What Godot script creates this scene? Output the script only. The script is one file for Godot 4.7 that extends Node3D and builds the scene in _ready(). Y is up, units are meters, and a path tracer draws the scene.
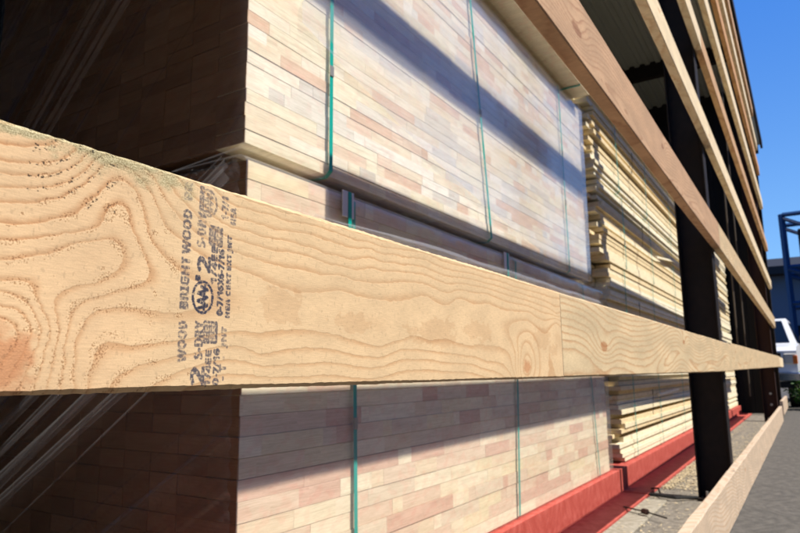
extends Node3D
# Covered lumber rack: rails, steel posts, wrapped bundles of finger-jointed lumber, stud stacks, roof, yard beyond.
# Heights in the code are given from the camera's eye; P() adds the eye height so that the ground lies at y = 0.

const H := 0.664
const RAIL_X := -0.34          # front faces of the rails
const FACE_X := -0.945         # front faces of the bundles
var M := {}
var used := {}
var rng := RandomNumberGenerator.new()
var fine := FastNoiseLite.new()
var unit_box: ArrayMesh


func P(x: float, y: float, z: float) -> Vector3:
	return Vector3(x, y + H, z)


func _ready() -> void:
	rng.seed = 7
	fine.seed = 3
	fine.frequency = 1.0
	fine.fractal_type = FastNoiseLite.FRACTAL_NONE
	# ---- camera
	var cam := Camera3D.new()
	cam.name = "camera"
	add_child(cam)
	cam.position = P(0, 0, 0)
	cam.rotation_order = EULER_ORDER_YXZ
	cam.rotation_degrees = Vector3(9.43, 31.9, -0.62)
	cam.fov = 44.83
	cam.near = 0.02
	cam.far = 400.0
	var lens := CameraAttributesPhysical.new()
	lens.frustum_focal_length = 29.09
	lens.frustum_focus_distance = 0.46
	lens.exposure_aperture = 20.0
	lens.frustum_near = 0.02
	lens.frustum_far = 400.0
	cam.attributes = lens
	cam.current = true
	# ---- sky, sun, exposure
	var sky_mat := ProceduralSkyMaterial.new()
	sky_mat.sky_top_color = Color(0.18, 0.41, 0.74)
	sky_mat.sky_horizon_color = Color(0.55, 0.75, 0.90)
	sky_mat.sky_curve = 0.16
	sky_mat.ground_bottom_color = Color(0.30, 0.29, 0.28)
	sky_mat.ground_horizon_color = Color(0.42, 0.42, 0.42)
	sky_mat.sun_angle_max = 4.0
	var sky := Sky.new()
	sky.sky_material = sky_mat
	var env := Environment.new()
	env.background_mode = Environment.BG_SKY
	env.sky = sky
	env.tonemap_mode = Environment.TONE_MAPPER_LINEAR
	env.tonemap_exposure = 1.55
	env.sdfgi_enabled = true
	env.ssao_enabled = true
	env.ssil_enabled = true
	var we := WorldEnvironment.new()
	we.name = "environment"
	we.environment = env
	add_child(we)
	var sun := DirectionalLight3D.new()
	sun.name = "sun"
	sun.light_energy = 1.5
	sun.light_color = Color(1.0, 0.97, 0.92)
	sun.light_angular_distance = 0.5
	sun.shadow_enabled = true
	add_child(sun)
	sun.look_at_from_position(Vector3.ZERO, Vector3(-1.0, -1.416, 0.02), Vector3.UP)

	unit_box = box_mesh()
	make_materials()
	build_ground()
	build_roof()
	build_posts()
	build_red_beams()
	build_rails()
	build_sun_blockers()
	build_kerb()
	build_bundles()
	build_studs()
	build_yard()
	build_litter()


# ------------------------------------------------------------------ naming
func numbered(called: String) -> String:
	var n: int = used.get(called, -1) + 1
	used[called] = n
	return called if n == 0 else "%s_%03d" % [called, n]


func tag(o: Node, label: String, category := "", group := "", kind := "") -> void:
	if label:
		o.set_meta("label", label)
	if category:
		o.set_meta("category", category)
	if group:
		o.set_meta("group", group)
	if kind:
		o.set_meta("kind", kind)


func thing(called: String, at: Vector3, label: String, category: String, group := "") -> Node3D:
	var o := Node3D.new()
	o.name = numbered(called)
	add_child(o)
	o.position = at
	tag(o, label, category, group)
	return o


func put(mesh: Mesh, called: String, mat: Material, parent: Node = self, at := Vector3.ZERO, size := Vector3.ONE, turn := Vector3.ZERO) -> MeshInstance3D:
	var o := MeshInstance3D.new()
	o.mesh = mesh
	o.name = called if parent != self else numbered(called)
	o.material_override = mat
	o.transform = Transform3D(Basis.from_euler(turn) * Basis.from_scale(size), at)
	parent.add_child(o, true)
	return o


# ------------------------------------------------------------------ mesh helpers
func begin() -> SurfaceTool:
	var st := SurfaceTool.new()
	st.begin(Mesh.PRIMITIVE_TRIANGLES)
	return st


func quad(st: SurfaceTool, a: Vector3, b: Vector3, c: Vector3, d: Vector3, n: Vector3, ua := Vector2.ZERO, ub := Vector2(1, 0), uc := Vector2(1, 1), ud := Vector2(0, 1)) -> void:
	var ps := [a, b, c, a, c, d]
	var us := [ua, ub, uc, ua, uc, ud]
	if (b - a).cross(c - a).dot(n) > 0:      # front faces run clockwise
		ps = [a, c, b, a, d, c]
		us = [ua, uc, ub, ua, ud, uc]
	for i in 6:
		st.set_normal(n)
		st.set_uv(us[i])
		st.add_vertex(ps[i])


func bx(st: SurfaceTool, lo: Vector3, hi: Vector3, cut := 0.0) -> void:
	# a box, its edges chamfered by cut
	if cut <= 0.0:
		for ax in 3:
			for s in [-1, 1]:
				var n := Vector3.ZERO
				n[ax] = s
				var b: int = (ax + 1) % 3
				var c: int = (ax + 2) % 3
				var p := []
				for k in [[0, 0], [1, 0], [1, 1], [0, 1]]:
					var q := Vector3.ZERO
					q[ax] = hi[ax] if s > 0 else lo[ax]
					q[b] = hi[b] if k[0] else lo[b]
					q[c] = hi[c] if k[1] else lo[c]
					p.append(q)
				quad(st, p[0], p[1], p[2], p[3], n, Vector2(0, 0), Vector2(1, 0), Vector2(1, 1), Vector2(0, 1))
		return
	var m := (lo + hi) / 2.0
	var h := (hi - lo) / 2.0
	for ax in 3:
		var b: int = (ax + 1) % 3
		var c: int = (ax + 2) % 3
		for s in [-1.0, 1.0]:
			var n := Vector3.ZERO
			n[ax] = s
			var p := []
			for k in [[-1, -1], [1, -1], [1, 1], [-1, 1]]:
				var q := m
				q[ax] += s * h[ax]
				q[b] += k[0] * (h[b] - cut)
				q[c] += k[1] * (h[c] - cut)
				p.append(q)
			quad(st, p[0], p[1], p[2], p[3], n)
			for s2 in [-1.0, 1.0]:          # edge between faces ax and b
				var n2 := Vector3.ZERO
				n2[ax] = s
				n2[b] = s2
				var e := []
				for k in [[1, -1], [1, 1], [0, 1], [0, -1]]:
					var q := m
					q[ax] += s * (h[ax] - (0.0 if k[0] else cut))
					q[b] += s2 * (h[b] - (cut if k[0] else 0.0))
					q[c] += k[1] * (h[c] - cut)
					e.append(q)
				quad(st, e[0], e[1], e[2], e[3], n2.normalized())
	for sx in [-1.0, 1.0]:
		for sy in [-1.0, 1.0]:
			for sz in [-1.0, 1.0]:
				var sg := Vector3(sx, sy, sz)
				var o := m + sg * h
				var a := o - Vector3(0, sy * cut, sz * cut)
				var b2 := o - Vector3(sx * cut, 0, sz * cut)
				var c2 := o - Vector3(sx * cut, sy * cut, 0)
				var tri := [a, b2, c2] if (b2 - a).cross(c2 - a).dot(sg) < 0 else [a, c2, b2]
				for v in tri:
					st.set_normal(sg.normalized())
					st.set_uv(Vector2.ZERO)
					st.add_vertex(v)


func box_mesh() -> ArrayMesh:
	var st := begin()
	bx(st, Vector3(-0.5, -0.5, -0.5), Vector3(0.5, 0.5, 0.5))
	return st.commit()


func one_box(lo: Vector3, hi: Vector3, cut := 0.0) -> ArrayMesh:
	var st := begin()
	bx(st, lo, hi, cut)
	return st.commit()


func tube(st: SurfaceTool, path: Array, r: float, sides := 8) -> void:
	var rings := []
	for i in path.size():
		var f: Vector3 = (path[mini(i + 1, path.size() - 1)] - path[maxi(i - 1, 0)]).normalized()
		var u: Vector3 = f.cross(Vector3.UP if absf(f.y) < 0.9 else Vector3.RIGHT).normalized()
		var w := u.cross(f)
		var ring := []
		for k in sides:
			var a := TAU * k / sides
			ring.append([path[i] + (u * cos(a) + w * sin(a)) * r, u * cos(a) + w * sin(a)])
		rings.append(ring)
	for i in path.size() - 1:
		for k in sides:
			var k2 := (k + 1) % sides
			quad(st, rings[i][k][0], rings[i][k2][0], rings[i + 1][k2][0], rings[i + 1][k][0], (rings[i][k][1] + rings[i][k2][1]).normalized())
	for e in [0, path.size() - 1]:
		var f2: Vector3 = (path[1] - path[0]).normalized() * -1.0 if e == 0 else (path[-1] - path[-2]).normalized()
		for k in range(1, sides - 1):
			var tri := [rings[e][0][0], rings[e][k][0], rings[e][k + 1][0]]
			if (tri[1] - tri[0]).cross(tri[2] - tri[0]).dot(f2) > 0:
				tri = [tri[0], tri[2], tri[1]]
			for v in tri:
				st.set_normal(f2)
				st.set_uv(Vector2.ZERO)
				st.add_vertex(v)


func extrude(st: SurfaceTool, prof: PackedVector2Array, axis_lo: float, axis_hi: float, map: Callable) -> void:
	# prof: closed outline (a, b), counter-clockwise; map(a, b, t) -> Vector3
	var n := prof.size()
	for i in n:
		var p := prof[i]
		var q := prof[(i + 1) % n]
		var a: Vector3 = map.call(p.x, p.y, axis_lo)
		var b: Vector3 = map.call(q.x, q.y, axis_lo)
		var c: Vector3 = map.call(q.x, q.y, axis_hi)
		var d: Vector3 = map.call(p.x, p.y, axis_hi)
		var out2 := Vector2(q.y - p.y, p.x - q.x).normalized()
		var nn: Vector3 = (map.call(out2.x, out2.y, 0.0) - map.call(0.0, 0.0, 0.0)).normalized()
		quad(st, a, b, c, d, nn)
	var tris := Geometry2D.triangulate_polygon(prof)
	for e in [axis_lo, axis_hi]:
		var nn2: Vector3 = (map.call(0.0, 0.0, axis_hi) - map.call(0.0, 0.0, axis_lo)).normalized() * (-1.0 if e == axis_lo else 1.0)
		for i in range(0, tris.size(), 3):
			var v := []
			for k in 3:
				v.append(map.call(prof[tris[i + k]].x, prof[tris[i + k]].y, e))
			if (v[1] - v[0]).cross(v[2] - v[0]).dot(nn2) > 0:
				v = [v[0], v[2], v[1]]
			for w in v:
				st.set_normal(nn2)
				st.set_uv(Vector2.ZERO)
				st.add_vertex(w)


func plank(z0: float, z1: float, height: float, thick: float, uv_z: float, uv_len: float, segs := 40, rough := 0.0006, seed_ := 1) -> ArrayMesh:
	# a board running from z0 down to z1, front face at x = 0, base at y = 0; eased edges a little uneven along its length
	var st := begin()
	var c := 0.0028
	var prof := [Vector2(0, c), Vector2(0, height - c), Vector2(-c, height), Vector2(-thick + c, height), Vector2(-thick, height - c), Vector2(-thick, c), Vector2(-thick + c, 0), Vector2(-c, 0)]
	var rows := []
	for i in segs + 1:
		var z := lerpf(z0, z1, float(i) / segs)
		var row := []
		for k in 8:
			var j := Vector2(fine.get_noise_3d(z * 140.0, k * 9.1, seed_), fine.get_noise_3d(z * 140.0, k * 9.1 + 40.0, seed_)) * rough + Vector2(0, fine.get_noise_3d(z * 4.0, k * 3.0, seed_)) * 0.0006
			if k in [0, 1]:
				j.x *= 0.2
			row.append(Vector3(prof[k].x + j.x, prof[k].y + j.y, z))
		rows.append(row)
	for i in segs:
		for k in 8:
			var k2 := (k + 1) % 8
			var a: Vector3 = rows[i][k]
			var b: Vector3 = rows[i][k2]
			var c3: Vector3 = rows[i + 1][k2]
			var d: Vector3 = rows[i + 1][k]
			var e: Vector2 = prof[k2] - prof[k]
			var n := Vector3(e.y, -e.x, 0).normalized()
			var uv := func(p: Vector3, kk: int) -> Vector2:
				var v: float = 1.0 - p.y / height
				if k == 2 or k == 3:
					v = 0.06 - p.x * 1.5
				if k == 6 or k == 5:
					v = 0.97 + p.x * 1.5
				return Vector2((-p.z - uv_z) / uv_len, clampf(v, 0.004, 0.996))
			quad(st, a, b, c3, d, n, uv.call(a, k), uv.call(b, k2), uv.call(c3, k2), uv.call(d, k))
	for e2 in [0, segs]:
		var nn := Vector3(0, 0, 1 if e2 == 0 else -1)
		for k in range(1, 7):
			var v := [rows[e2][0], rows[e2][k], rows[e2][k + 1]]
			if (v[1] - v[0]).cross(v[2] - v[0]).dot(nn) > 0:
				v = [v[0], v[2], v[1]]
			for w in v:
				st.set_normal(nn)
				st.set_uv(Vector2(w.x * 6.0, 1.0 - w.y / height))
				st.add_vertex(w)
	return st.commit()


# ------------------------------------------------------------------ textures and materials
func flat_mat(c: Color, rough := 0.8, metal := 0.0) -> StandardMaterial3D:
	var m := StandardMaterial3D.new()
	m.albedo_color = c
	m.roughness = rough
	m.metallic = metal
	m.metallic_specular = 0.4
	return m


func tex(w: int, h: int, data: PackedByteArray) -> ImageTexture:
	return ImageTexture.create_from_image(Image.create_from_data(w, h, false, Image.FORMAT_RGB8, data))


func noise_at(freq: float, seed_: int, oct := 3) -> FastNoiseLite:
	var n := FastNoiseLite.new()
	n.seed = seed_
	n.frequency = freq
	n.fractal_octaves = oct
	return n


func tone(fr: float) -> float:
	# share of latewood across one growth ring: slow rise, sharp end
	var a := smoothstep(0.42, 0.97, fr)
	return a * a * (1.0 - smoothstep(0.965, 1.0, fr))


func streak_texture(seed_: int, mottle: float, pink: float) -> ImageTexture:
	# plain sawn wood, grain running along u, repeats seamlessly enough at block size
	var w := 512
	var h := 256
	var data := PackedByteArray()
	data.resize(w * h * 3)
	var a := noise_at(1.0, seed_, 3)
	var b := noise_at(1.0, seed_ + 1, 2)
	var c := noise_at(1.0, seed_ + 2, 2)
	var i := 0
	for y in h:
		for x in w:
			var warp := b.get_noise_2d(x * 0.004, y * 0.012) * 4.0
			var s := a.get_noise_2d(x * 0.0025, (y + warp) * 0.26)
			var f := c.get_noise_2d(x * 0.02, y * 0.7)
			var l := 0.955 + s * 0.10 + f * 0.06 + b.get_noise_2d(x * 0.004 + 50.0, y * 0.02) * mottle
			var r := clampf(l, 0.3, 1.0)
			var stain := pink * smoothstep(0.05, 0.45, b.get_noise_2d(x * 0.011 + 200.0, y * 0.016) + s * 0.25)
			data[i] = int(255.0 * clampf(r * 1.0, 0, 1))
			data[i + 1] = int(255.0 * clampf(pow(r, 1.12) * (1.0 - stain), 0, 1))
			data[i + 2] = int(255.0 * clampf(pow(r, 1.35) * (1.0 - stain * 1.05), 0, 1))
			i += 3
	return tex(w, h, data)


func tps_field(pts: PackedFloat32Array, gw: int, gh: int, length: float, height: float) -> PackedFloat32Array:
	# thin-plate spline through the traced growth-ring points (s, t, ring)
	var n := pts.size() / 3
	var m := n + 3
	var kx := 0.7
	var A := []
	for i in m:
		var row := PackedFloat64Array()
		row.resize(m + 1)
		A.append(row)
	for i in n:
		for j in n:
			var dx := (pts[i * 3] - pts[j * 3]) * kx
			var dy := pts[i * 3 + 1] - pts[j * 3 + 1]
			var r2 := dx * dx + dy * dy
			A[i][j] = (r2 * log(r2 + 1e-12) * 100.0) if i != j else 0.0006
		var q := [1.0, pts[i * 3] * kx, pts[i * 3 + 1]]
		for k in 3:
			A[i][n + k] = q[k]
			A[n + k][i] = q[k]
		A[i][m] = pts[i * 3 + 2]
	for i in m:
		var best := i
		for r in range(i + 1, m):
			if absf(A[r][i]) > absf(A[best][i]):
				best = r
		var t: PackedFloat64Array = A[i]
		A[i] = A[best]
		A[best] = t
		var pv: PackedFloat64Array = A[i]
		for r in range(i + 1, m):
			var row: PackedFloat64Array = A[r]
			var f := row[i] / pv[i]
			if f != 0.0:
				for k in range(i, m + 1):
					row[k] -= f * pv[k]
				A[r] = row
	var w := PackedFloat64Array()
	w.resize(m)
	for i in range(m - 1, -1, -1):
		var v: float = A[i][m]
		for k in range(i + 1, m):
			v -= A[i][k] * w[k]
		w[i] = v / A[i][i]
	var out := PackedFloat32Array()
	out.resize(gw * gh)
	for gy in gh:
		for gx in gw:
			var s := length * gx / (gw - 1) * kx
			var t2 := height * (1.0 - float(gy) / (gh - 1))
			var v := w[n] + w[n + 1] * s + w[n + 2] * t2
			for k in n:
				var dx := s - pts[k * 3] * kx
				var dy := t2 - pts[k * 3 + 1]
				var r2 := dx * dx + dy * dy
				v += w[k] * r2 * log(r2 + 1e-12) * 100.0
			out[gy * gw + gx] = v
	return out


# ---- ink stamp: letters are drawn from font outlines into a mask over the board's face
var ink := PackedFloat32Array()
var ink_w := 0
var ink_h := 0
var ink_px := 1.0


func ink_tri(a: Vector2, b: Vector2, c: Vector2, v: float) -> void:
	var x0 := maxi(0, int(minf(a.x, minf(b.x, c.x))))
	var x1 := mini(ink_w - 1, int(maxf(a.x, maxf(b.x, c.x))) + 1)
	var y0 := maxi(0, int(minf(a.y, minf(b.y, c.y))))
	var y1 := mini(ink_h - 1, int(maxf(a.y, maxf(b.y, c.y))) + 1)
	for y in range(y0, y1 + 1):
		for x in range(x0, x1 + 1):
			var p := Vector2(x + 0.5, y + 0.5)
			var d1 := (b - a).cross(p - a)
			var d2 := (c - b).cross(p - b)
			var d3 := (a - c).cross(p - c)
			if (d1 >= 0 and d2 >= 0 and d3 >= 0) or (d1 <= 0 and d2 <= 0 and d3 <= 0):
				ink[y * ink_w + x] = maxf(ink[y * ink_w + x], v)


func board_px(s: float, t: float) -> Vector2:
	return Vector2(s * ink_px, ink_h - t / 0.141 * ink_h)


func ink_text(words: String, s: float, t0: float, t1: float, tall: float, v: float) -> void:
	# written up the board: reading from t0 to t1, letter tops towards smaller s
	var tm := TextMesh.new()
	var font := SystemFont.new()
	font.font_names = PackedStringArray(["Droid Sans"])
	font.font_weight = 700
	tm.font = font
	tm.text = words
	tm.font_size = 32
	tm.pixel_size = 0.01
	tm.depth = 0.0
	tm.curve_step = 1.0
	var arr := tm.get_mesh_arrays()
	if arr.is_empty():
		return
	var vs: PackedVector3Array = arr[Mesh.ARRAY_VERTEX]
	var ix: PackedInt32Array = arr[Mesh.ARRAY_INDEX] if arr[Mesh.ARRAY_INDEX] != null else PackedInt32Array()
	var box := AABB(vs[0], Vector3.ZERO)
	for q in vs:
		box = box.expand(q)
	var conv := []
	for q in vs:
		var a := (q.x - box.position.x) / box.size.x
		var b := (q.y - box.position.y) / box.size.y
		conv.append(board_px(s + tall * (0.5 - b), lerpf(t0, t1, a)))
	var n := ix.size() if ix.size() > 0 else vs.size()
	for i in range(0, n, 3):
		if ix.size() > 0:
			ink_tri(conv[ix[i]], conv[ix[i + 1]], conv[ix[i + 2]], v)
		else:
			ink_tri(conv[i], conv[i + 1], conv[i + 2], v)


func ink_line(pts: Array, width: float, v: float) -> void:
	for i in pts.size() - 1:
		var a := board_px(pts[i].x, pts[i].y)
		var b := board_px(pts[i + 1].x, pts[i + 1].y)
		var o := (b - a).normalized().orthogonal() * width * ink_px / 2.0
		ink_tri(a + o, b + o, b - o, v)
		ink_tri(a + o, b - o, a - o, v)


func ink_logo(s: float, t: float, r: float, v: float) -> void:
	var ring := []
	for k in 25:
		ring.append(Vector2(s + cos(TAU * k / 24) * r * 0.8, t + sin(TAU * k / 24) * r))
	ink_line(ring, 0.0011, v)
	var zig := []
	for q in [[-0.45, -0.75], [0.42, -0.5], [-0.42, -0.25], [0.42, 0.0], [-0.42, 0.25], [0.40, 0.5], [-0.2, 0.7]]:
		zig.append(Vector2(s + q[0] * r, t + q[1] * r))
	ink_line(zig, 0.0014, v)
	ink_line([Vector2(s + 0.1 * r, t - 0.9 * r), Vector2(s + 0.15 * r, t + 0.85 * r)], 0.0009, v)


func ink_box(s0: float, s1: float, t0: float, t1: float, v: float) -> void:
	# small hatched box of the stamp, smudged
	ink_line([Vector2(s0, t0), Vector2(s1, t0), Vector2(s1, t1), Vector2(s0, t1), Vector2(s0, t0)], 0.0008, v)
	for k in 6:
		var a := lerpf(s0, s1, (k + 0.5) / 6.0)
		ink_line([Vector2(a, t0), Vector2(a, t1)], 0.0007, v * (0.55 + 0.4 * absf(sin(k * 2.3))))
	for k in 3:
		var b := lerpf(t0, t1, (k + 0.6) / 3.3)
		ink_line([Vector2(s0, b), Vector2(s1, b)], 0.0008, v * 0.8)


func stamp_board() -> void:
	ink_text("WOOD", 0.160, 0.018, 0.044, 0.0065, 0.62)
	ink_text("BRIGHT WOOD", 0.160, 0.052, 0.118, 0.0065, 0.70)
	ink_text("BR", 0.160, 0.125, 0.137, 0.0062, 0.35)
	ink_text("2", 0.1735, 0.003, 0.015, 0.011, 0.80)
	ink_text("S-DRY", 0.1735, 0.020, 0.045, 0.0068, 0.72)
	ink_logo(0.1755, 0.061, 0.0105, 1.0)
	ink_line([Vector2(0.169, 0.0735), Vector2(0.1725, 0.0735)], 0.0036, 0.95)
	ink_text("2", 0.1755, 0.078, 0.089, 0.011, 0.85)
	ink_text("S-DRY", 0.1725, 0.095, 0.119, 0.0068, 0.60)
	ink_logo(0.1775, 0.1265, 0.009, 0.52)
	ink_line([Vector2(0.1715, 0.120), Vector2(0.1715, 0.137)], 0.0030, 0.6)
	ink_box(0.1775, 0.1885, 0.031, 0.045, 0.75)
	ink_text("1/4EE", 0.1822, 0.002, 0.026, 0.0050, 0.72)
	ink_text("1/4EE", 0.1842, 0.071, 0.097, 0.0052, 0.80)
	ink_box(0.1795, 0.1905, 0.098, 0.111, 0.70)
	ink_text("0-7/16", 0.1893, 0.003, 0.027, 0.0050, 0.80)
	ink_text("0-7/16X6-7/16", 0.1908, 0.050, 0.096, 0.0050, 0.88)
	ink_text("1-7/1", 0.1925, 0.118, 0.134, 0.0056, 0.60)
	ink_text("HEA CERT EXT JNT", 0.1985, 0.049, 0.107, 0.0050, 0.80)
	ink_text("JNT", 0.1960, 0.028, 0.042, 0.0052, 0.55)
	ink_text("- T -", 0.1950, 0.006, 0.022, 0.0052, 0.60)
	ink_text("HEA", 0.2005, 0.116, 0.128, 0.0052, 0.60)


func hero_textures() -> Array:
	# the near rail: albedo and relief, 0.94 m x 0.141 m
	var w := 2048
	var h := 308
	var length := 0.94
	var rings := PackedFloat32Array([0.04,0.127,1, 0.063,0.133,1, 0.174,0.132,1, 0.197,0.121,1, 0.222,0.12,1, 0.246,0.119,1, 0.279,0.123,1, 0.305,0.122,1, 0.334,0.121,1, 0.373,0.125,1, 0.417,0.126,1, 0.48,0.129,1, 0.585,0.128,1, 0.732,0.127,1, 0.909,0.127,1, 0.041,0.118,2, 0.064,0.123,2, 0.079,0.133,2, 0.157,0.132,2, 0.198,0.113,2, 0.217,0.113,2, 0.25,0.113,2, 0.276,0.112,2, 0.306,0.11,2, 0.341,0.11,2, 0.39,0.115,2, 0.426,0.117,2, 0.486,0.12,2, 0.553,0.119,2, 0.634,0.121,2, 0.786,0.119,2, 0.906,0.113,2, 0.168,0.003,2, 0.193,0.01,2, 0.228,0.009,2, 0.255,0.008,2, 0.3,0.009,2, 0.349,0.006,2, 0.463,0.013,2, 0.547,0.011,2, 0.637,0.003,2, 0.041,0.112,3, 0.055,0.114,3, 0.067,0.118,3, 0.083,0.129,3, 0.089,0.137,3, 0.141,0.134,3, 0.158,0.121,3, 0.198,0.105,3, 0.218,0.104,3, 0.244,0.103,3, 0.276,0.105,3, 0.299,0.103,3, 0.334,0.102,3, 0.381,0.107,3, 0.426,0.11,3, 0.486,0.112,3, 0.552,0.112,3, 0.634,0.115,3, 0.731,0.112,3, 0.905,0.102,3, 0.138,0.003,3, 0.159,0.012,3, 0.197,0.02,3, 0.221,0.018,3, 0.241,0.016,3, 0.284,0.018,3, 0.334,0.018,3, 0.415,0.021,3, 0.482,0.024,3, 0.586,0.02,3, 0.653,0.011,3, 0.042,0.104,4, 0.055,0.107,4, 0.071,0.112,4, 0.082,0.12,4, 0.089,0.129,4, 0.13,0.134,4, 0.14,0.122,4, 0.16,0.107,4, 0.198,0.096,4, 0.218,0.094,4, 0.239,0.092,4, 0.268,0.092,4, 0.299,0.091,4, 0.327,0.094,4, 0.349,0.092,4, 0.381,0.093,4, 0.417,0.098,4, 0.485,0.102,4, 0.539,0.1,4, 0.633,0.108,4, 0.11,0.003,4, 0.13,0.016,4, 0.159,0.022,4, 0.192,0.029,4, 0.216,0.029,4, 0.228,0.025,4, 0.254,0.028,4, 0.284,0.031,4, 0.316,0.03,4, 0.342,0.027,4, 0.372,0.025,4, 0.425,0.033,4, 0.514,0.032,4, 0.627,0.024,4, 0.699,0.011,4, 0.043,0.097,5, 0.068,0.104,5, 0.08,0.112,5, 0.09,0.121,5, 0.098,0.131,5, 0.112,0.134,5, 0.134,0.118,5, 0.141,0.105,5, 0.152,0.098,5, 0.199,0.084,5, 0.224,0.081,5, 0.251,0.075,5, 0.478,0.09,5, 0.551,0.094,5, 0.66,0.094,5, 0.783,0.095,5, 0.904,0.094,5, 0.097,0.003,5, 0.099,0.016,5, 0.122,0.027,5, 0.143,0.03,5, 0.166,0.033,5, 0.192,0.038,5, 0.215,0.04,5, 0.241,0.042,5, 0.269,0.044,5, 0.3,0.044,5, 0.327,0.042,5, 0.357,0.038,5, 0.389,0.035,5, 0.425,0.042,5, 0.483,0.044,5, 0.548,0.044,5, 0.58,0.041,5, 0.656,0.043,5, 0.711,0.022,5, 0.726,-0.001,5, 0.044,0.086,6, 0.058,0.088,6, 0.075,0.095,6, 0.087,0.103,6, 0.096,0.113,6, 0.103,0.122,6, 0.119,0.122,6, 0.124,0.113,6, 0.13,0.096,6, 0.138,0.087,6, 0.155,0.076,6, 0.173,0.069,6, 0.178,0.059,6, 0.15,0.049,6, 0.122,0.05,6, 0.105,0.048,6, 0.094,0.043,6, 0.087,0.024,6, 0.087,0.013,6, 0.089,0.003,6, 0.73,0.002,6, 0.726,0.033,6, 0.71,0.056,6, 0.705,0.067,6, 0.735,0.079,6, 0.793,0.079,6, 0.847,0.066,6, 0.867,0.04,6, 0.852,0.005,6, 0.044,0.077,7, 0.057,0.08,7, 0.07,0.084,7, 0.087,0.089,7, 0.098,0.095,7, 0.101,0.104,7, 0.113,0.11,7, 0.122,0.093,7, 0.129,0.081,7, 0.133,0.072,7, 0.113,0.06,7, 0.101,0.055,7, 0.084,0.044,7, 0.082,0.029,7, 0.083,0.015,7, 0.081,0.005,7, 0.737,0.001,7, 0.735,0.047,7, 0.756,0.064,7, 0.787,0.064,7, 0.81,0.049,7, 0.816,0.027,7, 0.808,0.001,7, 0.045,0.067,8, 0.066,0.073,8, 0.077,0.078,8, 0.088,0.084,8, 0.103,0.088,8, 0.114,0.076,8, 0.097,0.062,8, 0.078,0.055,8, 0.076,0.041,8, 0.078,0.031,8, 0.076,0.022,8, 0.075,0.013,8, 0.745,0.003,8, 0.749,0.04,8, 0.77,0.051,8, 0.789,0.041,8, 0.788,0.004,8, 0.046,0.057,9, 0.061,0.057,9, 0.065,0.048,9, 0.073,0.029,9, 0.047,0.051,10, 0.061,0.047,10, 0.067,0.037,10, 0.066,0.024,10, 0.047,0.044,11, 0.06,0.039,11, 0.062,0.026,11, 0.051,0.032,12.6, 0.054,0.013,11.3, 0.183,0.136,0, 0.197,0.13,0, 0.217,0.13,0, 0.243,0.131,0, 0.267,0.13,0, 0.299,0.132,0, 0.326,0.131,0, 0.357,0.13,0, 0.417,0.132,0, 0.511,0.134,0, 0.201,0.137,-1, 0.224,0.136,-1, 0.246,0.135,-1, 0.298,0.138,-1, 0.326,0.137,-1, 0.357,0.137,-1, 0.39,0.136,-1, 0.313,0.072,5.3, 0.373,0.072,5.3, 0.425,0.067,5.3, 0.465,0.066,5.3, 0.532,0.066,5.3, 0.584,0.065,5.3, 0.642,0.065,5.3, 0.274,0.06,5.3, 0.508,0.056,5.3, 0.766,0.018,9.6])
	var gw := 236
	var gh := 45
	var field := tps_field(rings, gw, gh, length, 0.141)
	ink_w = w
	ink_h = h
	ink_px = w / length
	ink.resize(w * h)
	ink.fill(0.0)
	stamp_board()
	# the ink spreads a little into the wood
	var wide := ink.duplicate()
	for yy in range(1, h - 1):
		for xx in range(300, 480):
			var oo := yy * w + xx
			var mx := maxf(maxf(ink[oo - 1], ink[oo + 1]), maxf(ink[oo - w], ink[oo + w]))
			wide[oo] = maxf(wide[oo], mx * 0.85)
	ink = wide
	var data := PackedByteArray()
	data.resize(w * h * 3)
	var hts := PackedByteArray()
	hts.resize(w * h * 3)
	var n1 := noise_at(1.0, 11, 3)
	var n2 := noise_at(1.0, 12, 2)
	var n3 := noise_at(1.0, 13, 2)
	var n4 := noise_at(1.0, 14, 3)
	var patches := [[0.252, 0.060, 0.026, 0.017], [0.345, 0.055, 0.03, 0.010], [0.50, 0.052, 0.055, 0.019], [0.60, 0.060, 0.05, 0.013], [0.83, 0.062, 0.05, 0.016], [0.885, 0.045, 0.022, 0.010]]
	var i := 0
	for y in h:
		var t := 0.141 * (1.0 - (y + 0.5) / h)
		for x in w:
			var s := length * (x + 0.5) / w
			var wob := n1.get_noise_2d(s * 55.0, t * 75.0)
			var fx := clampf((s + n2.get_noise_2d(s * 90.0, t * 160.0) * 0.0009) / length, 0, 0.9999) * (gw - 1)
			var fy := clampf((1.0 - t / 0.141) + n2.get_noise_2d(s * 90.0 + 70.0, t * 160.0) * 0.0045, 0, 0.9999) * (gh - 1)
			var ix := mini(int(fx), gw - 2)
			var iy := mini(int(fy), gh - 2)
			var ax := fx - ix
			var ay := fy - iy
			var o := iy * gw + ix
			var phi := lerpf(lerpf(field[o], field[o + 1], ax), lerpf(field[o + gw], field[o + gw + 1], ax), ay)
			var fr := fposmod(phi + wob * 0.035, 1.0)
			var late := tone(fr)
			var speck := n3.get_noise_2d(s * 900.0, t * 900.0)
			var fibre := n4.get_noise_2d(s * 70.0, t * 1500.0)
			var blot := n1.get_noise_2d(s * 14.0 + 30.0, t * 22.0)
			# rough torn grain at the left end; flatter and cleaner to the right
			var torn := 1.0 - smoothstep(0.10, 0.17, s)
			var low := 1.0 - smoothstep(0.05, 0.10, t)
			var patch := 0.0
			for p in patches:
				var e := Vector2((s - p[0]) / p[2], (t - p[1]) / p[3]).length() + wob * 0.55 + blot * 0.4
				patch = maxf(patch, 1.0 - smoothstep(0.82, 0.95, e))
			var strength := lerpf(0.42, 0.66, torn * (1.0 - low)) * (0.75 + 0.5 * blot)
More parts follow.
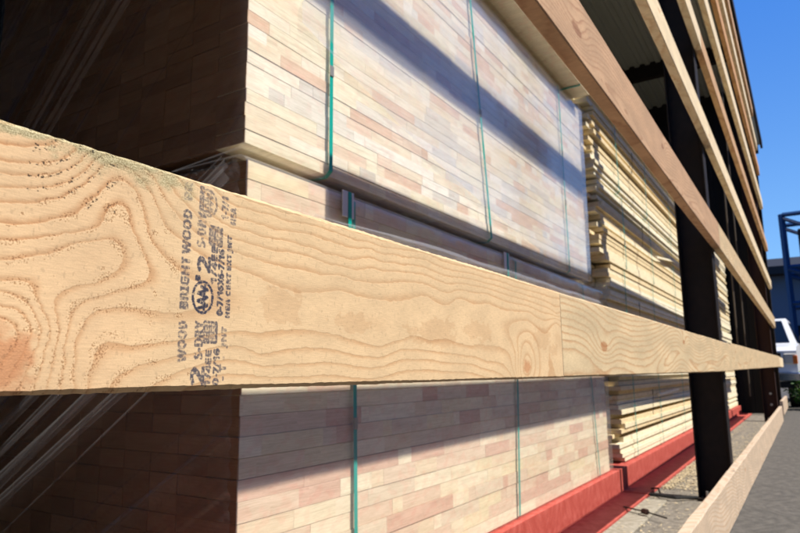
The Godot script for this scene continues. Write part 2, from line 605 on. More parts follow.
			var k := clampf(late * strength + patch * 0.14 * (1.0 - torn), 0.0, 1.0)
			var r := lerpf(205.0, 158.0, k)
			var g := lerpf(177.0, 110.0, k)
			var b := lerpf(138.0, 70.0, k)
			var l := 1.0 + fibre * 0.075 + speck * 0.04 + blot * 0.05
			# warm, pinker wood near the left end
			g -= torn * 3.0
			b -= torn * 3.0
			var ht := 0.62 - late * 0.35 + fibre * 0.06 + speck * 0.10
			var near_line := 1.0 - smoothstep(0.05, 0.24, minf(fr, 1.0 - fr))
			if torn > 0.0:
				var pit := n3.get_noise_2d(s * 640.0 + 9.0, t * 640.0)
				var where := near_line * torn * clampf(low * 1.2 + smoothstep(0.055, 0.075, s) * 0.9, 0.0, 1.0)
				var rag := n2.get_noise_2d(s * 60.0, t * 60.0 + 7.0)
				if pit > 0.40 - rag * 0.40 and where > 0.2 - rag * 0.3:
					l *= 0.78
					r *= 1.0
					g *= 0.93
					b *= 0.86
					ht -= 0.14
				elif pit < -0.46 + rag * 0.4 and where > 0.2 - rag * 0.3:
					l *= 1.06
					ht += 0.10
				# little dark resin pits along the upper arcs
				var pit2 := n3.get_noise_2d(s * 260.0, t * 420.0 + 50.0)
				if pit2 > 0.42 and near_line > 0.3 and t > 0.104 and s > 0.055 and s < 0.108:
					l *= 0.42
					ht -= 0.5
			# red-brown heart of the knot in the lower corner and its fuzzy torn rim
			var kd := Vector2((s - 0.050) / 0.020, (t - 0.016) / 0.021).length() + wob * 0.4
			if kd < 1.2:
				var kk := (1.0 - smoothstep(0.5, 1.1, kd)) * 0.7
				r = lerpf(r, 178.0, kk)
				g = lerpf(g, 120.0, kk)
				b = lerpf(b, 82.0, kk)
				ht += speck * 0.3 * kk
			var kd2 := Vector2((s - 0.767) / 0.020, (t - 0.017) / 0.018).length() + wob * 0.3
			var kk2 := (1.0 - smoothstep(0.35, 0.8, kd2)) * 0.55
			r = lerpf(r, 170.0, kk2)
			g = lerpf(g, 112.0, kk2)
			b = lerpf(b, 72.0, kk2)
			# weathered grey bruise and bark stain along the top edge
			var edge_t := 0.141 - t
			var wane := (1.0 - smoothstep(0.003, 0.016 * (0.55 + 0.6 * smoothstep(0.05, 0.12, s)), edge_t + speck * 0.002 + wob * 0.008)) * (1.0 - smoothstep(0.13, 0.19, s + wob * 0.02))
			if wane > 0.0:
				var bark := clampf(0.5 + speck * 1.2 + fibre * 0.6, 0.0, 1.0)
				r = lerpf(r, lerpf(100.0, 184.0, bark), wane * 0.62)
				g = lerpf(g, lerpf(98.0, 186.0, bark), wane * 0.62)
				b = lerpf(b, lerpf(66.0, 152.0, bark), wane * 0.62)
				ht -= wane * 0.2 * (1.0 - bark)
			# faint handling stains, greyish flecks on the open face
			if n2.get_noise_2d(s * 240.0 + 20.0, t * 130.0) > 0.56:
				l *= 0.93
			var iv: float = ink[y * w + x]
			if iv > 0.0:
				var wear := clampf(0.78 + n2.get_noise_2d(s * 330.0, t * 330.0) * 1.1 + fibre * 0.8 + (iv - 0.6) * 0.7, 0.0, 1.0)
				var c := iv * wear * 0.95
				r = lerpf(r, 44.0, c)
				g = lerpf(g, 46.0, c)
				b = lerpf(b, 62.0, c)
			data[i] = int(clampf(r * l, 0, 255))
			data[i + 1] = int(clampf(g * l, 0, 255))
			data[i + 2] = int(clampf(b * l, 0, 255))
			var hv := int(clampf(ht, 0, 1) * 255.0)
			hts[i] = hv
			hts[i + 1] = hv
			hts[i + 2] = hv
			i += 3
	return [tex(w, h, data), tex(w, h, hts)]


func board_textures(seed_: int, w: int, h: int, length: float, knots: Array, dark: Array, light: Array) -> Array:
	# a flat-sawn board: rings round a wandering pith, bent round knots [s, t, half length, half height]
	var data := PackedByteArray()
	data.resize(w * h * 3)
	var hts := PackedByteArray()
	hts.resize(w * h * 3)
	var n1 := noise_at(1.0, seed_, 2)
	var n2 := noise_at(1.0, seed_ + 1, 3)
	var i := 0
	for y in h:
		var t := 0.141 * (1.0 - (y + 0.5) / h)
		for x in w:
			var s := length * (x + 0.5) / w
			var tc := 0.0 + n1.get_noise_2d(s * 0.6, 3.0) * 0.10
			var dp := 0.012 + absf(n1.get_noise_2d(s * 0.6, 40.0)) * 0.05
			var phi := sqrt((t - tc) * (t - tc) + dp * dp) / 0.011 + n1.get_noise_2d(s * 2.2, t * 7.0) * 0.45 + n2.get_noise_2d(s * 12.0, t * 40.0) * 0.16
			var core := 0.0
			for k in knots:
				var e2: float = ((s - k[0]) / k[2]) * ((s - k[0]) / k[2]) + ((t - k[1]) / k[3]) * ((t - k[1]) / k[3])
				phi += 3.2 * exp(-e2 * 1.0)
				core = maxf(core, 1.0 - smoothstep(0.05, 0.11, e2 + n2.get_noise_2d(s * 90.0, t * 90.0) * 0.04))
			var late := tone(fposmod(phi, 1.0))
			var fibre := n2.get_noise_2d(s * 60.0, t * 1200.0)
			var blot := n1.get_noise_2d(s * 4.0 + 9.0, t * 14.0)
			var kk := clampf(late * (0.46 + 0.3 * blot) + core * 0.75, 0.0, 1.0)
			var l := 1.0 + fibre * 0.07 + blot * 0.08 + n2.get_noise_2d(s * 400.0, t * 400.0) * 0.04
			for ch in 3:
				data[i + ch] = int(clampf(lerpf(light[ch], dark[ch], kk) * l, 0, 255))
			var hv := int(clampf(0.6 - late * 0.3 + fibre * 0.12, 0, 1) * 255.0)
			hts[i] = hv
			hts[i + 1] = hv
			hts[i + 2] = hv
			i += 3
	return [tex(w, h, data), tex(w, h, hts)]


func speckle_texture(seed_: int, lo: Color, hi: Color, coarse: float, grain: float, flecks := 0.0, fleck_color := Color.WHITE) -> ImageTexture:
	var w := 512
	var data := PackedByteArray()
	data.resize(w * w * 3)
	var a := noise_at(1.0, seed_, 4)
	var b := noise_at(1.0, seed_ + 1, 2)
	var r := RandomNumberGenerator.new()
	r.seed = seed_
	var i := 0
	for y in w:
		for x in w:
			# wrap round a torus so that the tile repeats without a seam
			var ux := TAU * x / w
			var uy := TAU * y / w
			var v := a.get_noise_3d(cos(ux) * coarse + cos(uy) * coarse * 0.7, sin(ux) * coarse, sin(uy) * coarse) * 0.9
			var g := r.randf() - 0.5 + b.get_noise_2d(x * 0.35, y * 0.35) * 0.8
			var c := lo.lerp(hi, clampf(0.5 + v + g * grain, 0, 1))
			if flecks > 0.0 and b.get_noise_2d(x * 0.16 + 90.0, y * 0.16) > flecks:
				c = c.lerp(fleck_color, 0.7)
			data[i] = int(c.r * 255.0)
			data[i + 1] = int(c.g * 255.0)
			data[i + 2] = int(c.b * 255.0)
			i += 3
	return tex(w, w, data)


func tri(m: StandardMaterial3D, scale: Vector3, offset := Vector3.ZERO) -> StandardMaterial3D:
	m.uv1_triplanar = true
	m.uv1_world_triplanar = true
	m.uv1_scale = scale
	m.uv1_offset = offset
	return m


func make_materials() -> void:
	var g1 := streak_texture(21, 0.05, 0.03)
	var g2 := streak_texture(31, 0.04, 0.04)
	var pale := [Color(0.93, 0.90, 0.80), Color(0.95, 0.92, 0.84), Color(0.92, 0.87, 0.76), Color(0.94, 0.91, 0.83), Color(0.91, 0.83, 0.73), Color(0.90, 0.88, 0.82), Color(0.94, 0.91, 0.80), Color(0.88, 0.77, 0.66), Color(0.86, 0.84, 0.79), Color(0.95, 0.93, 0.87)]
	var rosy := [Color(0.92, 0.87, 0.75), Color(0.90, 0.83, 0.71), Color(0.88, 0.79, 0.69), Color(0.93, 0.89, 0.78), Color(0.89, 0.81, 0.71), Color(0.85, 0.72, 0.63), Color(0.91, 0.86, 0.72), Color(0.93, 0.88, 0.77), Color(0.88, 0.82, 0.72)]
	var stud := [Color(0.93, 0.90, 0.79), Color(0.91, 0.87, 0.74), Color(0.94, 0.92, 0.82), Color(0.89, 0.82, 0.66)]
	for pack in [["pale", pale, g1], ["rosy", rosy, g2], ["stud", stud, g1]]:
		var list := []
		for k in pack[1].size():
			for v in 2:
				var m := flat_mat(pack[1][k], 0.72)
				m.albedo_texture = pack[2]
				tri(m, Vector3(3.2, 6.0, 3.2), Vector3(0.37 * k + 0.5 * v, 0.21 * k + 0.33 * v, 0.13 * k))
				list.append(m)
		M[pack[0]] = list
	M.timber = M.stud
	var ends := []  # end-grain brown, also set darker to deepen shade on the bundle ends
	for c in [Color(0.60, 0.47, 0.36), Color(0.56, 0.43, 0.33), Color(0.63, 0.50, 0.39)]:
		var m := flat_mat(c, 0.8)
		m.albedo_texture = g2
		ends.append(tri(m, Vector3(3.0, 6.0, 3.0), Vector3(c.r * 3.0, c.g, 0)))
	M.shaded_end_grain = ends
	var hero := hero_textures()
	M.hero = textured(hero, 0.03)
	M.rail_b = textured(board_textures(51, 1536, 104, 2.75, [[0.259, 0.058, 0.085, 0.034], [1.25, 0.10, 0.07, 0.025]], [160, 114, 76], [195, 174, 138]), 0.05)
	var other := board_textures(61, 1024, 80, 2.6, [[0.5, 0.09, 0.10, 0.035], [1.7, 0.04, 0.09, 0.03]], [146, 98, 64], [194, 158, 118])
	M.rail_c = textured(other, 0.05)
	var grey := board_textures(71, 1024, 80, 2.6, [[1.25, 0.06, 0.12, 0.04], [2.2, 0.09, 0.07, 0.03]], [150, 116, 94], [196, 172, 148])
	M.rail_grey = textured(grey, 0.05)
	M.rail_grey.albedo_color = Color(0.92, 0.86, 0.79)
	var white := board_textures(75, 1024, 80, 2.6, [[0.8, 0.05, 0.09, 0.03], [2.0, 0.1, 0.08, 0.03]], [186, 150, 112], [222, 206, 178])
	M.rail_pale = textured(white, 0.05)
	M.rail_pale.albedo_color = Color(1.0, 0.99, 0.95)
	M.kerb = textured(white, 0.05)
	M.kerb.albedo_color = Color(0.86, 0.835, 0.84)
	M.rail_warm = textured(other, 0.05)
	M.rail_warm.albedo_color = Color(1.0, 0.95, 0.88)
	# steel, plastics, ground
	M.post = flat_mat(Color(0.13, 0.10, 0.09), 0.75)
	M.post.albedo_texture = speckle_texture(81, Color(0.55, 0.52, 0.50), Color(0.85, 0.78, 0.74), 1.6, 0.4, 0.5, Color(1.0, 0.62, 0.42))
	tri(M.post, Vector3(2, 2, 2))
	M.rust_post = flat_mat(Color(0.19, 0.105, 0.075), 0.8)
	M.red = flat_mat(Color(0.73, 0.37, 0.33), 0.75)
	M.red.albedo_texture = speckle_texture(83, Color(0.88, 0.74, 0.71), Color(1, 1, 1), 1.6, 0.16, 0.46, Color(0.60, 0.56, 0.54))
	tri(M.red, Vector3(2.2, 2.2, 2.2))
	M.galv = flat_mat(Color(0.62, 0.62, 0.60), 0.45, 0.6)
	M.rod = flat_mat(Color(0.34, 0.31, 0.28), 0.7, 0.2)
	M.steel_dark = flat_mat(Color(0.16, 0.14, 0.13), 0.6, 0.3)
	M.deck = flat_mat(Color(0.60, 0.62, 0.60), 0.5, 0.2)
	M.strap = flat_mat(Color(0.05, 0.60, 0.55), 0.35)
	M.label_white = flat_mat(Color(0.82, 0.81, 0.84), 0.5)
	M.film = StandardMaterial3D.new()
	M.film.transparency = BaseMaterial3D.TRANSPARENCY_ALPHA
	M.film.albedo_color = Color(0.93, 0.95, 1.0, 0.05)
	M.film.roughness = 0.20
	M.film.metallic_specular = 0.5
	M.film.cull_mode = BaseMaterial3D.CULL_DISABLED
	M.film_pleat = M.film.duplicate()
	M.film_pleat.albedo_color = Color(0.95, 0.95, 0.97, 0.15)
	M.film_layer = M.film.duplicate()
	M.film_layer.albedo_color = Color(0.96, 0.96, 0.98, 0.09)
	M.film_end = M.film.duplicate()
	M.film_end.albedo_color = Color(0.93, 0.95, 1.0, 0.03)
	M.film_thick = M.film.duplicate()
	M.film_thick.albedo_color = Color(0.94, 0.94, 0.96, 0.14)
	var asphalt := speckle_texture(91, Color(0.27, 0.262, 0.245), Color(0.39, 0.375, 0.35), 3.0, 0.9, 0.55, Color(0.46, 0.43, 0.38))
	M.asphalt = flat_mat(Color(1, 1, 1), 0.95)
	M.asphalt.albedo_texture = asphalt
	M.asphalt.heightmap_enabled = true
	M.asphalt.heightmap_texture = asphalt
	M.asphalt.heightmap_scale = 0.4
	tri(M.asphalt, Vector3(1.3, 1.3, 1.3))
	var dirt := speckle_texture(95, Color(0.36, 0.345, 0.32), Color(0.52, 0.495, 0.455), 2.5, 1.0, 0.42, Color(0.62, 0.58, 0.50))
	M.dirt = flat_mat(Color(1, 1, 1), 0.95)
	M.dirt.albedo_texture = dirt
	M.dirt.heightmap_enabled = true
	M.dirt.heightmap_texture = dirt
	M.dirt.heightmap_scale = 0.5
	tri(M.dirt, Vector3(1.8, 1.8, 1.8))
	M.concrete = flat_mat(Color(0.62, 0.60, 0.55), 0.9)
	M.concrete.albedo_texture = speckle_texture(97, Color(0.80, 0.79, 0.76), Color(1, 1, 1), 2.0, 0.5)
	tri(M.concrete, Vector3(2.5, 2.5, 2.5))
	M.shaving = flat_mat(Color(0.76, 0.70, 0.57), 0.8)
	M.dark_panel = flat_mat(Color(0.085, 0.08, 0.085), 0.8)
	M.white_paint = flat_mat(Color(0.86, 0.87, 0.88), 0.3)
	M.white_paint.clearcoat_enabled = true
	M.white_paint.clearcoat = 0.6
	M.tyre = flat_mat(Color(0.09, 0.09, 0.09), 0.9)
	M.chrome = flat_mat(Color(0.75, 0.75, 0.76), 0.2, 1.0)
	M.dark_glass = flat_mat(Color(0.05, 0.06, 0.07), 0.08)
	M.lamp_glass = flat_mat(Color(0.80, 0.78, 0.74), 0.15)
	M.amber = flat_mat(Color(0.85, 0.42, 0.12), 0.3)
	M.blue = flat_mat(Color(0.05, 0.20, 0.36), 0.45)
	M.black = flat_mat(Color(0.07, 0.07, 0.07), 0.6)
	M.shed_wall = flat_mat(Color(0.33, 0.38, 0.45), 0.8)
	M.sky_blocker = flat_mat(Color(0.50, 0.42, 0.33), 0.85)
	M.sky_blocker_door = flat_mat(Color(0.27, 0.27, 0.28), 0.6)
	M.shed_roof = flat_mat(Color(0.13, 0.13, 0.14), 0.8)
	M.leaf = flat_mat(Color(0.20, 0.36, 0.10), 0.6)
	M.leaf.cull_mode = BaseMaterial3D.CULL_DISABLED
	M.leaf.backlight_enabled = true
	M.leaf.backlight = Color(0.2, 0.3, 0.05)


func textured(pair: Array, depth: float) -> StandardMaterial3D:
	var m := flat_mat(Color.WHITE, 0.78)
	m.metallic_specular = 0.35
	m.albedo_texture = pair[0]
	m.heightmap_enabled = true
	m.heightmap_texture = pair[1]
	m.heightmap_scale = depth
	return m


# ------------------------------------------------------------------ setting
func sheet(x0: float, x1: float, z0: float, z1: float, y: float) -> ArrayMesh:
	var st := begin()
	quad(st, Vector3(x0, y, z0), Vector3(x1, y, z0), Vector3(x1, y, z1), Vector3(x0, y, z1), Vector3.UP)
	return st.commit()


func build_ground() -> void:
	var g := put(sheet(-150, 150, 60, -250, 0.0), "asphalt_ground", M.asphalt)
	tag(g, "grey asphalt yard outside the lumber rack", "", "", "structure")
	var d := put(sheet(-5.0, -0.380, 4.0, -14.0, 0.006), "dirt_ground", M.dirt)
	tag(d, "dusty dirt ground between the kerb boards and the red beam", "", "", "structure")
	var c := put(one_box(Vector3(-0.778, 0.004, -3.62), Vector3(-0.672, 0.018, -1.4), 0.004), "concrete_strip", M.concrete)
	tag(c, "pale concrete strip beside the red beam", "", "", "structure")


func build_roof() -> void:
	var root := thing("rack_roof", P(0, 4.5, 0), "dark ribbed metal roof deck over the lumber rack", "roof")
	# ribbed sheets, ribs along z, two bays long; cross beams at the posts
	for bay in [[3.6, -3.78], [-3.72, -9.78], [-9.72, -14.6]]:
		for col in 4:
			var st := begin()
			var xa := -0.40 - col * 1.20
			var wv := 1.20
			var n := 8
			var step := wv / n
			for k in n:
				var x := xa - k * step
				var pr := [[0.0, 0.0], [0.30, 0.0], [0.40, 0.035], [0.80, 0.035], [0.90, 0.0], [1.0, 0.0]]
				for q in 5:
					var a := Vector3(x - pr[q][0] * step, 0.03 + pr[q][1] + (0.004 if bay[0] < 0 and bay[0] > -5 else 0.0), 0)
					var b := Vector3(x - pr[q + 1][0] * step, 0.03 + pr[q + 1][1] + (0.004 if bay[0] < 0 and bay[0] > -5 else 0.0), 0)
					var e := b - a
					var nn := Vector3(-e.y, e.x, 0).normalized()
					if nn.y > 0:
						nn = -nn
					quad(st, a + Vector3(0, 0, bay[0]), b + Vector3(0, 0, bay[0]), b + Vector3(0, 0, bay[1]), a + Vector3(0, 0, bay[1]), nn)
			put(st.commit(), "roof_sheet", M.deck, root)
	for z in [2.25, -3.75, -9.75, -14.5]:
		put(one_box(Vector3(-5.0, -0.16, z - 0.06), Vector3(-0.44, 0.068, z + 0.06)), "cross_beam", M.post, root)
	put(one_box(Vector3(-0.40, -0.05, -14.6), Vector3(-0.36, 0.10, 3.6)), "fascia", M.post, root)
	# back wall of the shed: dark ribbed panels
	var wall := thing("back_wall", P(-5.0, -H, 0), "dark ribbed metal wall at the back of the rack", "wall")
	for k in 9:
		var st2 := begin()
		var za := 3.6 - k * 2.05
		for j in 10:
			var z := za - j * 0.2
			bx(st2, Vector3(-0.02, 0, z - 0.2), Vector3(0.0, 5.1, z - 0.06))
			bx(st2, Vector3(-0.02, 0, z - 0.06), Vector3(0.025, 5.1, z))
		put(st2.commit(), "wall_panel", M.dark_panel, wall)
	# black ribbed panel added past the far stud stack to darken that opening
	var part := thing("dark_panel", P(-0.44, -H, -11.45), "added black ribbed panel keeping the far end of the rack dark", "dark_panel")
	for k in 5:
		var st3 := begin()
		for j in 6:
			var x2 := -k * 0.92 - j * 0.153
			bx(st3, Vector3(x2 - 0.153, 0.01, -0.03), Vector3(x2 - 0.05, 5.226, 0.0))
			bx(st3, Vector3(x2 - 0.05, 0.01, -0.03), Vector3(x2, 5.226, 0.022))
		put(st3.commit(), "wall_panel", M.dark_panel, part)


func build_posts() -> void:
	# rolled steel posts, web across the rack, flanges facing the yard
	var spots := [[-3.82, M.post, "black steel rack post nearest the camera, with a bolted base"], [-9.80, M.rust_post, "rusty brown steel rack post beside the far end of the red beam"], [-11.2, M.post, "thin dark steel post at the far end of the rack"], [2.25, M.post, "steel rack post behind the camera"]]
	for s in spots:
		if s[0] > 0.0:
			continue
		var t := thing("rack_post", P(0, -H, s[0]), s[2], "post", "steel posts of the rack")
		var x0 := -0.379
		var x1 := -0.545 if s[0] > -11 else -0.47
		put(one_box(Vector3(x0 - 0.009, 0.0, -0.055), Vector3(x0, 5.15, 0.055), 0.002), "front_flange", s[1], t)
		put(one_box(Vector3(x1 + 0.009, 0.01, -0.004), Vector3(x0 - 0.009, 5.15, 0.004)), "web", s[1], t)
		put(one_box(Vector3(x1, 0.0, -0.055), Vector3(x1 + 0.009, 5.15, 0.055), 0.002), "back_flange", s[1], t)
		put(one_box(Vector3(x1 + 0.002, 0.007, -0.09), Vector3(x0 - 0.002, 0.019, 0.09)), "base_plate", s[1], t)
		for q in [[-0.43, 0.07], [-0.50, 0.07]]:
			var st := begin()
			tube(st, [Vector3(q[0], 0.019, q[1]), Vector3(q[0], 0.055, q[1])], 0.007, 6)
			put(st.commit(), "anchor_bolt", M.galv, t)
		if s[0] > -4.0:
			# rusty washer and pale bolt head low on the web
			var st2 := begin()
			tube(st2, [Vector3(-0.428, 0.075, 0.004), Vector3(-0.428, 0.075, 0.012)], 0.022, 14)
			var wsh := put(st2.commit(), "washer", M.rust_post, t)
			var st3 := begin()
			tube(st3, [Vector3(-0.426, 0.073, 0.012), Vector3(-0.405, 0.062, 0.045)], 0.008, 8)
			put(st3.commit(), "bolt", M.label_white, wsh)
		else:
			for yy in [0.22, 0.36]:
				var st4 := begin()
				tube(st4, [Vector3(-0.45, yy, 0.004), Vector3(-0.45, yy, 0.03)], 0.016, 8)
				put(st4.commit(), "bolt", M.galv, t)
	# thin rods and hangers between the rails of the far bays
	var rods := [[-0.56, -4.7, 0.9, 3.2, "thin galvanised hanger rod just past the nearest post"], [-0.60, -7.6, 0.2, 2.3, "thin leaning galvanised rod in the dark far bay"], [-0.60, -8.6, -0.3, 4.0, "thin grey upright rod in the far bay"]]
	for r in rods:
		var st5 := begin()
		tube(st5, [P(r[0], r[2], r[1]), P(r[0] + 0.02, r[3], r[1] + 0.05)], 0.009, 6)
		var o := put(st5.commit(), "hanger_rod", M.rod)
		tag(o, r[4], "rod", "rods hanging in the rack")


func build_red_beams() -> void:
	for s in [[-0.6, -3.70, "red painted steel beam under the wrapped lumber, near length"], [-3.73, -11.2, "red painted steel beam under the stud stacks, past the nearest post"]]:
		var t := thing("red_beam", P(0, -H, 0), s[2], "beam", "red beams under the lumber")
		put(one_box(Vector3(-0.932, 0.026, s[1]), Vector3(-0.918, 0.139, s[0]), 0.002), "upright_plate", M.red, t)
		put(one_box(Vector3(-0.932, 0.007, s[1]), Vector3(-0.780, 0.025, s[0]), 0.002), "bottom_flange", M.red, t)
		put(one_box(Vector3(-1.08, 0.125, s[1]), Vector3(-0.933, 0.138, s[0]), 0.002), "top_flange", M.red, t)


func rail(z0: float, z1: float, y: float, mat: Material, uv_z: float, uv_len: float, label: String, off0 := Vector2.ZERO, off1 := Vector2.ZERO, segs := 30, rough := 0.0006, height := 0.143) -> void:
	# off0, off1: how far (x, y) the board's two ends stand off the rack's line
	var L := z0 - z1
	var t := thing("rail_board", P(RAIL_X + off0.x, y + off0.y, z0), label, "board", "rail boards along the rack")
	var mesh := plank(0.0, -L, height, 0.035, uv_z - (-z0), uv_len, segs, rough, int(absf(z0 * 31 + y * 17)))
	put(mesh, "board", mat, t)
	var d := Vector3(off1.x - off0.x, off1.y - off0.y, -L)
	t.rotation = Vector3(asin(d.y / d.length()), atan2(-d.x, -d.z), 0)


func build_rails() -> void:
	rail(1.15, -1.048, -0.009, M.hero, 0.12, 0.94, "large pale stamped timber rail board nearest the camera with dark ink lettering", Vector2.ZERO, Vector2.ZERO, 520, 0.0005, 0.141)
	rail(-1.0495, -3.84, -0.009, M.rail_b, 1.05, 2.75, "bottom rail board with a knot, butted to the stamped board", Vector2.ZERO, Vector2(0.003, 0.004), 60, 0.0006, 0.141)
	rail(-3.845, -10.45, -0.005, M.rail_b, 0.3, 2.6, "bottom rail board beyond the nearest steel post", Vector2(0.003, 0.004), Vector2(0.012, 0.045))
	rail(-10.75, -12.3, 0.04, M.rail_pale, 0.0, 2.6, "short bottom rail board at the far end of the rack", Vector2(0.0, 0.0), Vector2(0.0, 0.0))
	var names := ["second", "third", "fourth", "fifth", "sixth", "seventh", "eighth"]
	var hs := [0.633, 1.216, 1.780, 2.32, 2.83, 3.24, 3.68]
	var mats := [M.rail_grey, M.rail_pale, M.rail_pale, M.rail_c, M.rail_pale, M.rail_warm, M.rail_grey]
	var mats2 := [M.rail_b, M.rail_pale, M.rail_c, M.rail_pale, M.rail_warm, M.rail_pale, M.rail_c]
	var drop := [-0.075, -0.10, -0.10, -0.06, -0.04, -0.03, -0.02]
	var tall := [0.145, 0.122, 0.115, 0.14, 0.14, 0.14, 0.14]
	for k in 7:
		var dd: float = drop[k]
		rail(-1.20 if k == 1 else 1.15 - 0.23 * k, -3.80, hs[k], mats[k], 0.37 * k, 2.6, "%s rail board from the bottom, on the near side of the black post" % names[k], Vector2.ZERO, Vector2(0, 0.012), 30, 0.0006, tall[k])
		rail(-3.804, -10.4 - 0.12 * (k % 3), hs[k] + 0.012, mats2[k], 0.9 + 0.41 * k, 2.6, "%s rail board from the bottom, beyond the black post" % names[k], Vector2.ZERO, Vector2(0.006, dd), 30, 0.0006, tall[k])


func build_sun_blockers() -> void:
	# unseen sheets added over the rails to keep sun out of the gap
	for s in [[-0.80, "added plywood sheet, unseen above the rails, keeping sun out of the gap"], [0.43, "added plywood sheet, unseen behind the camera, keeping sun out of the gap"]]:
		var o := put(one_box(Vector3(RAIL_X + 0.003, 0.655 + H, s[0]), Vector3(RAIL_X + 0.021, 3.09 + H, s[0] + 1.22), 0.001), "sun_blocker_sheet", M.timber[2])
		tag(o, s[1], "plywood", "added sheets that block the sun")


func build_kerb() -> void:
	for s in [[1.1, -3.52, 0.2, "long pale kerb board standing on the asphalt below the stamped rail"], [-3.525, -9.95, 1.1, "kerb board past the joint, running to the far post"], [-10.35, -12.4, 0.4, "short raised kerb board at the far end of the rack"]]:
		var t := thing("kerb_board", P(RAIL_X, -H + (0.002 if s[0] > -10 else 0.05), s[0]), s[3], "board", "kerb boards along the ground")
		put(plank(0.0, s[1] - s[0], 0.192, 0.036, s[2], 2.6, 24, 0.0022, int(s[2] * 10)), "board", M.kerb, t)


# ------------------------------------------------------------------ lumber
func strap(parent: Node, z: float, y0: float, y1: float, x: float, lean := 0.0, w := 0.0135) -> void:
	# flat plastic strap down the front of a bundle, turned in over its top and under its base
	var st := begin()
	var pts := [Vector3(x - 0.30, y1 + 0.0045, z - lean), Vector3(x - 0.012, y1 + 0.0045, z - lean), Vector3(x + 0.0045, y1 - 0.012, z - lean), Vector3(x + 0.0045, y0 + 0.012, z + lean), Vector3(x - 0.012, y0 - 0.003, z + lean), Vector3(x - 0.30, y0 - 0.003, z + lean)]
	for i in pts.size() - 1:
		var d: Vector3 = (pts[i + 1] - pts[i]).normalized()
		var n := d.cross(Vector3(0, 0, 1)).normalized()
		if n.dot(pts[i] - Vector3(x - 0.2, (y0 + y1) / 2.0, z)) < 0:
			n = -n
		var o := Vector3(0, 0, w / 2.0)
		quad(st, pts[i] - o, pts[i] + o, pts[i + 1] + o, pts[i + 1] - o, n)
		quad(st, pts[i] - o - n * 0.0008, pts[i] + o - n * 0.0008, pts[i + 1] + o - n * 0.0008, pts[i + 1] - o - n * 0.0008, -n)
		for s in [-1.0, 1.0]:
			quad(st, pts[i] + o * s, pts[i + 1] + o * s, pts[i + 1] + o * s - n * 0.0008, pts[i] + o * s - n * 0.0008, Vector3(0, 0, s))
	var sp := put(st.commit(), "strap", M.strap, parent)
	var ys := lerpf(y0, y1, 0.22 + fposmod(z * 3.7, 0.5))
	var zs := lerpf(z + lean, z - lean, (ys - y0) / (y1 - y0))
	put(one_box(Vector3(x + 0.0046, ys - 0.014, zs - w * 0.56), Vector3(x + 0.0066, ys + 0.014, zs + w * 0.56), 0.0006), "strap_seal", M.galv, sp)


func wrap_film(parent: Node, z0: float, z1: float, y0: float, y1: float, x: float, seed_: int) -> void:
	# clear stretch film drawn over the front, turned in over the top and the base, with slack wrinkles
	var st := begin()
	var nz := 150
	var prof := []
	for k in 5:
		prof.append(Vector2(-0.22 + 0.2 * k / 4.0, y0 - 0.010 - 0.004 * (4 - k)))
	for k in 5:
		var a := PI / 2 * (k + 1) / 6.0
		prof.append(Vector2(-0.018 + 0.024 * sin(a), y0 + 0.014 - 0.024 * cos(a)))
	for k in 30:
		prof.append(Vector2(0.006, lerpf(y0 + 0.014, y1 - 0.014, k / 29.0)))
	for k in 5:
		var a := PI / 2 * (k + 1) / 6.0
		prof.append(Vector2(-0.018 + 0.024 * cos(a), y1 - 0.014 + 0.024 * sin(a)))
	for k in 4:
		prof.append(Vector2(-0.03 - 0.2 * k / 3.0, y1 + 0.010))
	var nois := noise_at(1.0, seed_, 3)
	var np := prof.size()
	var g := []
	for i in nz + 1:
		var z := lerpf(z0, z1, float(i) / nz)
		var row := []
		for k in np:
			var p: Vector2 = prof[k]
			# wrinkles run along the pull of the film, on a slant
			var w := nois.get_noise_2d(z * 2.2 + p.y * 3.0, p.y * 16.0 - z * 5.0) * 0.0022 + nois.get_noise_2d(z * 7.0, p.y * 7.0) * 0.0007
			row.append(Vector3(x + p.x + maxf(w, -0.0035), p.y, z))
		g.append(row)
	for i in nz:
		for k in np - 1:
			for v in [[i, k], [i, k + 1], [i + 1, k + 1], [i, k], [i + 1, k + 1], [i + 1, k]]:
				st.set_smooth_group(0)
				st.add_vertex(g[v[0]][v[1]])
	st.generate_normals()
	put(st.commit(), "plastic_wrap", M.film, parent)


